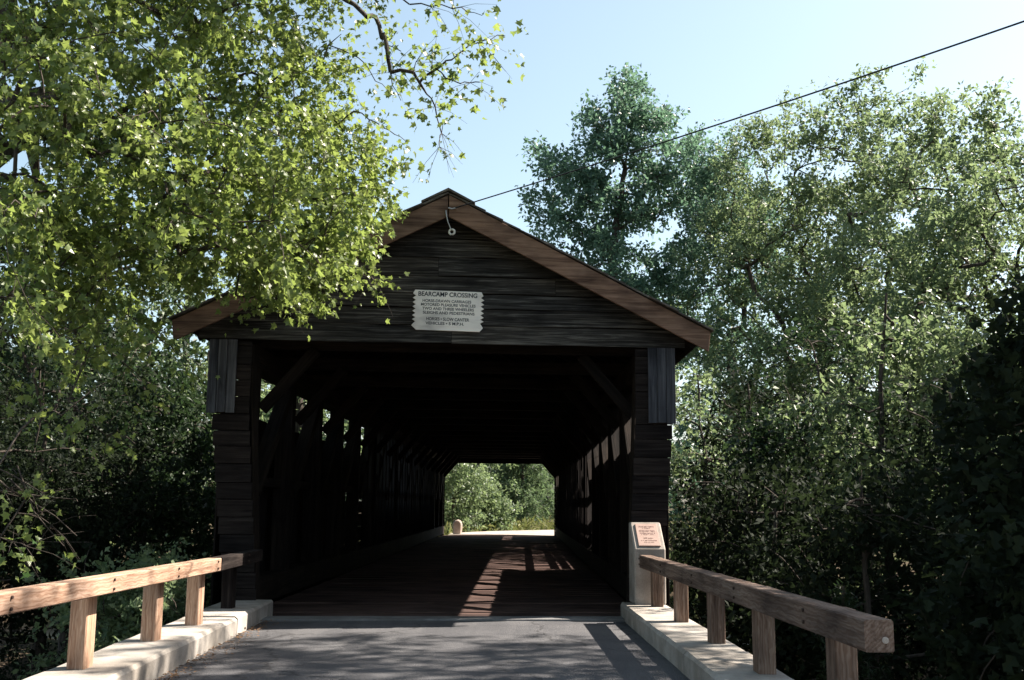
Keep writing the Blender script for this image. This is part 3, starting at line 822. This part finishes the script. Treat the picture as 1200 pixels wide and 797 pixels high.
def conifer(name, label, base, height, rad_, seed, mat=None, tiers=16, leafs=(5, .45, 6, .2), start=.12, group=None, cat='pine tree'):
    rng = np.random.default_rng(seed)
    base = np.array([base[0], base[1], float(ground_z(base[0], base[1]))])
    T = []
    for k in range(tiers):
        f = start + (1 - start) * k / tiers; r = rad_ * (1 - f) ** .75 * rng.uniform(.75, 1.15)
        for j in range(int(rng.integers(5, 8))):
            a = rng.uniform(0, 2 * np.pi); L = r * rng.uniform(.6, 1.1)
            for q in np.arange(.35, 1.01, .22):
                T.append(base + [L * q * np.cos(a) + rng.normal(0, .08 * r), L * q * np.sin(a) + rng.normal(0, .08 * r), height * f + L * q * .22 + rng.normal(0, .06)])
    T.append(base + [0, 0, height]); T = np.array(T)
    bag, dirs = grow([base - [0, 0, .3], base + [0, 0, height * .5], base + [0, 0, height]], height * .013, T, rng, .08, lift=-.05)
    t = thing(name, label, cat, base, group)
    fr = leaf_frames(T, dirs, rng, *leafs, (0, 0, .12), .55, 1.2, .05)
    link('trunk', bag.mesh('trunk'), M_bark, t)
    link('crown', leaf_mesh('crown', fr, NEEDLE, rng), mat or L_pine, t)
    return t

# the big maple: limbs reach from a trunk out of the picture over the road to the gable
def maple():
    rng = np.random.default_rng(21)
    base = np.array([-8.6, 11.5, float(ground_z(-8.6, 11.5))])
    T = []
    def blob(px, py, y, rx, ry, n, ysig=.9):
        for _ in range(n):
            T.append(at(px + rng.normal(0, rx), py + rng.normal(0, ry), y + rng.normal(0, ysig)))
    for px, py, y, rx, ry, n in ((40, 40, 10, 45, 45, 26), (150, 20, 10.5, 50, 40, 30), (260, 20, 11, 50, 40, 32), (335, 30, 11.5, 28, 40, 20),
                                 (60, 150, 9.5, 45, 40, 26), (180, 120, 10, 50, 45, 36), (290, 130, 10.8, 50, 45, 40), (365, 120, 11.5, 24, 40, 18),
                                 (100, 250, 10, 55, 35, 26), (220, 220, 10.5, 45, 40, 38), (320, 220, 11, 45, 40, 40), (405, 215, 11.8, 26, 28, 20),
                                 (150, 320, 10.5, 40, 28, 16), (250, 290, 10.8, 40, 28, 28), (330, 300, 11.2, 36, 20, 26), (390, 285, 11.6, 26, 22, 18),
                                 (300, 340, 11.3, 30, 10, 12), (430, 230, 12.2, 18, 14, 7), (100, -60, 10, 120, 40, 30), (15, 100, 9.4, 30, 40, 18), (20, 210, 9.2, 35, 40, 22), (50, 300, 9.4, 40, 26, 14), (10, 340, 9.2, 30, 24, 8), (120, 385, 10, 35, 18, 7), (230, -60, 11, 80, 40, 30)):
        blob(px, py, y, rx, ry, int(n * 1.0))
    for _ in range(430):                                   # unseen high boughs over the approach, added to shade the crown's far side
        bx_ = rng.uniform(-5.2, .3)
        T.append(np.array([bx_, rng.uniform(8.3, 13.2), max(8.0, 5.3 + 1.12 * (bx_ + 3.3)) + rng.uniform(0, 3.2)]))
    Q = np.array(T); qx, qy = proj(Q)
    T = list(Q[~((qx > 165) & (qx < 285) & (qy > 318) & (qy < 480))])
    n_dense = len(T)
    # sprays with their own line: (pixel path, depth, spacing)
    for path, y in (([(385, 295), (410, 315), (432, 326), (446, 332)], 11.6), ([(345, 335), (330, 352), (290, 350), (276, 346)], 11.3),
                    ([(380, -20), (430, 20), (470, 60), (505, 85), (530, 70), (560, 50), (592, 42)], 10.2), ([(470, 60), (500, 110), (520, 140), (515, 172)], 10.4),
                    ([(430, -20), (480, 5), (530, 10), (565, 18)], 10.0), ([(505, 85), (540, 98), (562, 96)], 10.2), ([(400, 40), (440, 95), (470, 118)], 10.8), ([(440, 20), (455, 70), (460, 100)], 10.4), ([(415, 130), (450, 150), (475, 165)], 11.2),
                    ([(60, 360), (110, 400), (150, 430), (190, 470)], 11), ([(150, 370), (190, 400), (225, 430)], 11.5), ([(20, 400), (40, 450), (50, 480)], 9.5),
                    ([(100, 420), (80, 470), (110, 500), (140, 520)], 10.4), ([(-10, 560), (30, 585), (60, 615)], 9), ([(0, 630), (30, 640)], 9)):
        for (px, py) in path: T.append(at(px, py, y + rng.normal(0, .12)))
        for k in range(len(path) - 1):
            T.append(at((path[k][0] + path[k + 1][0]) / 2, (path[k][1] + path[k + 1][1]) / 2, y + rng.normal(0, .12)))
    n_spray = len(T)
    # the part of the crown out of the picture, over and behind the trunk
    for _ in range(130):
        v = unit(rng.normal(0, 1, 3)); T.append(np.array([-9.2, 11, 8.0]) + v * [3.2, 4.2, 4.2] * rng.uniform(.6, 1.0))
    sp = np.zeros(len(T), bool); sp[n_dense:n_spray] = True
    T = np.array(T); ok_ = T[:, 2] > -.2; T, sp = T[ok_], sp[ok_]
    trunk = [base - [0, 0, .4], base + [.1, 0, 1.8], base + [.5, -.2, 4.0], base + [1.2, -.4, 6.5], base + [1.5, -.5, 10]]
    bag, dirs = grow(trunk, .17, T, rng, .22, lift=.16, tip=.0042, upc=.1)
    px, py = proj(T)
    fr = leaf_frames(T, dirs, rng, 5, .46, 14, .072, (0, 0, -.25), .75, .4, .55)
    thin = (np.repeat(sp, 5 * 14) & (rng.random(len(T) * 70) < .78))
    inview = (px > -60) & (px < 640) & (py > -60) & (py < 700)
    twig_bag(fr[5], bag, .003, inview & (~sp | (rng.random(len(T)) < .3)))
    # bare twigs hanging low at the edge of the picture
    for p in ([(-20, 540), (20, 560), (50, 578), (88, 572)], [(10, 560), (40, 590), (65, 605), (90, 628)], [(20, 545), (40, 600), (55, 618), (75, 640)], [(0, 575), (35, 580), (60, 583), (88, 585)]):
        pts = np.array([at(a, b, 9.2) for a, b in p]); v, f = tube(pts, [.008, .007, .005, .003], 4); bag.add(v, f)
    t = thing('maple_tree', 'sunlit maple with drooping sprays hanging over the corner of the bridge roof', 'tree', base)
    link('trunk', bag.mesh('trunk'), M_bark, t)
    lx, ly = proj(fr[0]); dist = np.linalg.norm(fr[0] - [0, 0, CAM_H], axis=1)
    vis = ~thin & (lx > 10) & (lx < 620) & (ly > 10) & (ly < 640)
    # the leaves that stand clear at the rim of the crown first, then the nearest
    score = dist - 3.0 * ((ly > 300) & (ly < 375) & (lx > 270)) - 2.5 * (lx > 440)
    order = np.argsort(np.where(vis, score, 1e9))[:300]
    keep = ~thin; keep[order] = False
    link('crown', leaf_mesh('crown', fr, MAPLE_LO, rng, keep), L_maple, t)
    U, FF, Wd = MAPLE
    lm = np_mesh('leaf', np.stack([U[:, 0], U[:, 1], Wd], 1), FF, False, np.full(len(FF[0]), .6))
    for q in order:
        s = float(fr[4][q]); Mx = Matrix((Vector(fr[2][q]) * s, Vector(fr[1][q]) * s, Vector(fr[3][q]) * s)).transposed().to_4x4()
        Mx.translation = Vector(fr[0][q]); link('leaf', lm, L_maple, t, Mx)
maple()

# the tall dark tree behind the roof: tiers of flat sprays
rl = np.random.default_rng(33); LOBES = []
for px, py, w, n_ in ((645, 190, 22, 12), (640, 235, 24, 12), (672, 262, 26, 12), (695, 145, 16, 10), (690, 205, 26, 14), (738, 100, 12, 9), (742, 135, 20, 14), (728, 170, 28, 16),
                      (775, 142, 14, 9), (790, 178, 22, 12), (812, 172, 12, 8), (822, 205, 20, 12), (800, 235, 30, 16), (755, 220, 34, 18), (715, 290, 36, 18), (790, 300, 34, 18), (835, 250, 16, 9), (660, 300, 22, 9), (740, 340, 40, 18), (735, 195, 26, 16), (728, 235, 30, 16), (762, 178, 22, 12), (708, 250, 28, 14), (705, 222, 24, 12), (745, 262, 30, 14), (738, 118, 14, 8), (660, 205, 26, 16), (682, 235, 26, 16), (700, 180, 24, 14), (715, 160, 20, 12), (765, 150, 18, 12), (785, 205, 26, 14), (640, 265, 20, 10), (690, 275, 30, 14)):
    for _ in range(n_):
        f = rl.uniform(-1, 1); sgn = -1 if px < 740 else 1
        LOBES.append(at(px + f * w, py - sgn * f * w * .35 + rl.normal(0, 4), 46 + rl.normal(0, 1.3)))
tree('ash_tree', 'tall blue-green tree with a pointed top standing alone behind the roof slope', 'tree', at(738, 592, 46)[:2], 22.6,
     [(.16, 3.0), (.34, 4.2), (.5, 3.6), (.62, 2.8), (.74, 2.2), (.84, 1.4), (.94, .6), (1.0, .2)], 31, n_cl=60, extra=np.array(LOBES), per=6, sig=.42, r0=.26, tops=0,
     leafs=(5, .8, 11, .21), mat=L_blue, bias=(.1, 0, .35), lift=.02, squash=.4, reach=.8)
# airy trees along the river bank beyond the greyed rail
specs = [
    # px, depth, top px-y, label, seed, radius, mat, lean
    (862, 44, 172, 'slim airy tree between the pointed tree and the forked tree', 41, 2.6, L_blue, (.2, 0)),
    (928, 40, 128, 'airy pale green tree whose trunk forks low above the greyed rail', 42, 3.2, L_mid, (.25, 0)),
    (1012, 38, 112, 'tallest of the airy trees over the greyed rail, its top crossed by the cable', 43, 3.2, L_mid, (.3, 0)),
    (1098, 34, 124, 'broad airy tree with upswept twigs next to the tallest one', 44, 3.0, L_mid, (.1, 0)),
    (1190, 29, 128, 'airy tree cut by the picture edge above the black near tree', 45, 2.7, L_mid, (.1, 0)),
]
for px, y, ty, lab, seed, r, mt, ln in specs:
    b = at(px, 592, y); h = at(px, ty, y)[2] - float(ground_z(b[0], b[1]))
    tree('riverbank_tree', lab, 'tree', (b[0] - ln[0], b[1]), h, [(.22, r * .9), (.4, r * 1.25), (.6, r * 1.4), (.78, r * 1.2), (.9, r * .8), (1.0, r * .4)], seed,
         n_cl=100, tops=12, reach=.5, upc=.15, per=6, sig=.52, r0=h * .012, leafs=(5, .75, 11, .16), mat=mt, bias=(.12, 0, .55), lean=ln, lift=-.08, spread=.55, group='airy trees along the river bank')
# shorter shaded growth in front of them
under = [
    (820, 24, 430, 'small pale tree just behind the corner of the bridge by the eave', 51, 1.6, L_mid),
    (880, 21, 440, 'low dark tree in the shade below the forked tree', 52, 1.5, L_shade),
    (960, 19, 400, 'bushy dark tree above the middle of the greyed rail', 53, 1.7, L_dark),
    (1050, 17.5, 330, 'dense tree with silvery lit leaves over the end of the greyed rail', 54, 1.7, L_mid),
    (1120, 16, 450, 'low dark thicket tree behind the black near tree', 55, 1.4, L_shade),
    (835, 30, 480, 'dark little tree on the bank hard by the bridge wall', 56, 1.6, L_blue),
    (905, 16, 560, 'leafy bush rising just over the greyed rail', 57, 1.2, L_shade),
    (1010, 14, 540, 'dark bush behind the near end of the greyed rail', 58, 1.2, L_shade),
]
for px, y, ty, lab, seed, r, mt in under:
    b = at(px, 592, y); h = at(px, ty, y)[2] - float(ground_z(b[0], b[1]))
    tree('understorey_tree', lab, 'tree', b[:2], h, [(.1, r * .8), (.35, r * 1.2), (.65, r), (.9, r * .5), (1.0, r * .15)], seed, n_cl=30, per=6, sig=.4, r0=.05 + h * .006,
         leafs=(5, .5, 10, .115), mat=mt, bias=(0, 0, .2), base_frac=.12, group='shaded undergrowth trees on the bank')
conifer('fir_sapling', 'blue-grey fir sapling poking up behind the greyed rail', at(985, 592, 12.5)[:2], 2.1, .6, 61, L_dark, 9, (5, .14, 6, .06), .05, cat='sapling')

# near black tree at the picture edge; its high crown throws the dapples on the road
def near_tree():
    def keep(P):
        px, py = proj(P)
        lim = np.where(py < 330, 1216 + 0 * py, np.clip(1180 - (py - 330) * .55, 1085, 1180))
        edge = lim + 16 * np.sin(py * .05) + 12 * np.sin(py * .13 + 1) + 9 * np.sin(py * .37 + P[:, 1] * 9)
        return (px > edge) | (P[:, 1] < .5)
    rng = np.random.default_rng(77)                    # unseen high boughs, added along sun rays to shade the road
    G = np.stack([rng.uniform(-3.0, 1.3, 64), rng.uniform(3.5, 11.3, 64), np.zeros(64)], 1)
    zz_ = rng.uniform(10.2, 13.6, 64)[:, None]
    C = G + np.array(SUN)[None] * zz_ / SUN.z
    E = (C[:, None] + rng.normal(0, 1, (64, 5, 3)) * [.42, .6, .3]).reshape(-1, 3)
    low = np.array([at(a, b, d) for a, b, d in zip(rng.uniform(1100, 1420, 60), rng.uniform(360, 820, 60), rng.uniform(7.6, 9.6, 60))])
    E = np.concatenate([E, (low[:, None] + rng.normal(0, .34, (60, 5, 3))).reshape(-1, 3)])
    E = E[keep(E) & keep(E - [.25, 0, 0])]
    tree('shade_tree', 'black silhouetted near tree at the picture edge past the end of the greyed rail', 'tree', (8.8, 9.2), 14.6,
         [(.06, 2.6), (.2, 3.2), (.45, 3.4), (.7, 4.6), (.88, 4.2), (1.0, 1.6)], 71, n_cl=90, per=6, sig=.6, r0=.22,
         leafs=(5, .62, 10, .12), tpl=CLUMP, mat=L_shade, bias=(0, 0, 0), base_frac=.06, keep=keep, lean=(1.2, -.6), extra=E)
near_tree()
# trees out of the picture on the sun side, continuing the wood that shades the bank
for k, (x, y, h, r, lab) in enumerate(((13.6, 15, 12.4, 3.0, 'broad leafy tree in the wood behind the black near tree'), (15.6, 20, 13, 3.4, 'tall leafy tree deeper in the wood behind the airy trees'),
                                       (18, 25.5, 14, 3.4, 'round leafy tree in the wood level with the middle of the bridge'), (18.5, 13, 15, 3.4, 'leafy tree deep in the wood past the black near tree'))):
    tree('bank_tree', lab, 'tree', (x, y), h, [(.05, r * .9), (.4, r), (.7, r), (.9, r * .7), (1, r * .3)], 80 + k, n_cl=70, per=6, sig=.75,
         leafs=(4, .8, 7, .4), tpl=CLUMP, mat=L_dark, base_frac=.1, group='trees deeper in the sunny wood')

# woods behind the maple
left = [
    (330, 26, 175, 'pale airy tree rising behind the maple next to the gable', 91, 2.3, L_mid, .3),
    (215, 24, 200, 'leafy tree behind the maple above the bridge eave', 92, 2.4, L_mid, .2),
    (90, 21, 120, 'tall dark tree behind the maple near the picture edge', 93, 2.5, L_dark, .15),
    (165, 19, 400, 'shaded tree with lit leaves between maple and bridge', 94, 1.6, L_dark, .12),
    (60, 17, 430, 'low shaded tree far along the bank behind the sunlit rail', 95, 1.7, L_shade, .12),
    (235, 23, 400, 'slim shaded tree close beside the bridge wall', 96, 1.3, L_mid, .12),
    (350, 40, 300, 'far leafy tree seen through the bridge truss', 97, 3.0, L_mid, .12),
    (-60, 15, 200, 'dark tree at the very picture edge behind the maple', 98, 2.2, L_shade, .12),
    (440, 58, 330, 'farthest leafy tree beyond the bridge on the maple side', 99, 3.2, L_mid, .12),
    (208, 13.6, 690, 'leafy shrub glimpsed under the sunlit rail', 100, .5, L_mid, .1),
    (30, 24, 330, 'dense dark tree deep in the wood behind the maple', 101, 2.6, L_shade, .12),
]
for px, y, ty, lab, seed, r, mt, bf in left:
    b = at(px, 592, y); h = at(px, ty, y)[2] - float(ground_z(b[0], b[1]))
    tree('woodland_tree', lab, 'tree', b[:2], h, [(.12, r * .7), (.35, r * 1.1), (.65, r), (.88, r * .6), (1.0, r * .2)], seed, n_cl=40, per=6, sig=.5, r0=.05 + h * .008,
         leafs=(5, .6, 20, .082) if y < 18 else (5, .6, 10, .13 if y < 30 else .2), mat=mt, bias=(0, 0, .2), base_frac=bf, group='woodland behind the maple')

# beyond the far portal
conifer('pine_tree', 'soft blue-green pine framed by the far portal beside the bend', (at(612, 592, 74)[0], 74), 11, 3.8, 111, L_pine, 20, (6, .6, 9, .3), .03)
conifer('pine_tree', 'second pine behind the bend, cut by the far portal post', (at(640, 592, 80)[0], 80), 13, 4.2, 112, L_pine, 20, (6, .6, 9, .3), .03)
conifer('pine_tree', 'pine rising deeper in the wood past the bend', (at(585, 592, 88)[0], 88), 13, 4.2, 113, L_pine, 20, (6, .6, 9, .3), .03)
for px, y, h, r, lab, seed, mt in ((548, 64, 9, 2.6, 'bright leafy tree framed by the far portal', 121, L_mid), (530, 58, 6, 1.8, 'low leafy tree at the far portal post above the stone', 122, L_mid),
                                   (572, 78, 12, 3.0, 'dark leafy tree deep in the far portal view', 123, L_dark), (566, 61, 2.6, 1.3, 'round sunlit bush on the verge past the bridge', 124, L_mid)):
    b = at(px, 592, y)
    tree('far_tree', lab, 'tree', b[:2], h, [(.05, r * .8), (.3, r * 1.1), (.65, r), (.9, r * .5), (1.0, r * .15)], seed, n_cl=40, per=6, sig=.5, leafs=(4, .6, 9, .2), mat=mt, base_frac=.06,
         group='sunlit trees beyond the far portal')
ST = at(536, 628, 51.5)
ico = [(-.2, 0), (.2, 0), (.22, .5), (.2, .62), (.12, .72), (0, .76), (-.12, .72), (-.2, .62), (-.23, .5)]
tag(link('stone_post', prism_mesh('stone_post', ico, -.2, .2, 'y', .06), M_stone, None, Matrix.Translation((ST[0], 51.5, -.05))), 'round-topped pale stone post at the far end of the bridge', 'stone post')

# one mass of far woods closing the view
def far_woods():
    rng = np.random.default_rng(131); T = []
    for _ in range(1200):
        a = rng.uniform(-1.15, 1.15); d = rng.uniform(84, 125); x = d * math.sin(a); y = d * math.cos(a)
        top = 7.5 + 2.5 * math.sin(x * .35) + 1.5 * math.sin(x * .9 + 2) + (d - 84) * .05
        T.append((x, y, float(ground_z(x, y)) + top * rng.random() ** .7))
    for _ in range(1000):                                   # nearer flanks
        s = -1 if rng.random() < .5 else 1
        x = s * rng.uniform(14, 50); y = rng.uniform(34, 84)
        T.append((x, y, float(ground_z(x, y)) + ((5 if s > 0 else 11) + 2 * math.sin(y * .3 + x * .2)) * rng.random() ** .7))
    T = np.array(T); fr = leaf_frames(T, unit(rng.normal(0, 1, T.shape)), rng, 5, 1.3, 4, .66, (0, 0, .3))
    link('far_woods', leaf_mesh('far_woods', fr, CLUMP, rng), L_dark, kind='stuff')
far_woods()
# ground cover: weeds on both banks, dry leaves by the kerb, grass on the far verge
def cover(name, pts, size, n_leaf, mat, seed, bias=(0, 0, .8), tpl=QUAD, tw=.3):
    rng = np.random.default_rng(seed)
    T = np.array([(x, y, float(ground_z(x, y)) + .02) for x, y in pts])
    fr = leaf_frames(T, np.tile([0, 0, 1.0], (len(T), 1)), rng, 3, tw, n_leaf, size, bias)
    link(name, leaf_mesh(name, fr, tpl, rng), mat, kind='stuff')
r3 = np.random.default_rng(141)
cover('undergrowth', np.concatenate([np.stack([r3.uniform(-14, -5.6, 500), r3.uniform(13, 21, 500)], 1), np.stack([r3.uniform(2.6, 13, 900), r3.uniform(4, 20, 900)], 1)]), .065, 8, L_shade, 142)
xg = np.concatenate([r3.uniform(-8, -3.4, 400), r3.uniform(-3.4, 14, 700)]); yg = r3.uniform(51.5, 72, 1100)
sel = np.abs(xg - road_x(yg)) > 2.7 + .1 * (yg - 50)
cover('verge_grass', np.stack([xg, yg], 1)[sel], .35, 5, L_grass, 143, (0, 0, 1.5), NEEDLE, .25)
n = 700
yl_ = r3.uniform(6, 13.8, n); xl_ = np.array([kl(v) for v in yl_]) + np.abs(r3.normal(0, .12, n)) + .01
pos = np.stack([xl_, yl_, np.full(n, .012) + .012 * r3.random(n)], 1); ax = unit(np.stack([r3.normal(0, 1, n), r3.normal(0, 1, n), r3.normal(0, .25, n)], 1)); up = unit(np.array([0, 0, 1]) + r3.normal(0, .2, (n, 3))); bx = unit(np.cross(ax, up))
link('leaf_litter', leaf_mesh('leaf_litter', (pos, ax, bx, np.cross(bx, ax), r3.uniform(.02, .05, n)), QUAD, r3, None, True), L_dry, kind='stuff')
# tall dry grass blades past the end of the greyed rail
bag = Bag()
for _ in range(26):
    b = np.array([r3.uniform(2.5, 3.2), r3.uniform(6.0, 7.5), 0]); b[2] = float(ground_z(b[0], b[1]))
    tipv = np.array([r3.normal(0, .22), r3.normal(0, .2), r3.uniform(.5, 1.0)])
    v, f = tube([b, b + tipv * [.3, .3, .6], b + tipv], [.006, .005, .001], 3); bag.add(v, f)
link('tall_grass', bag.mesh('tall_grass'), L_grass, kind='stuff')
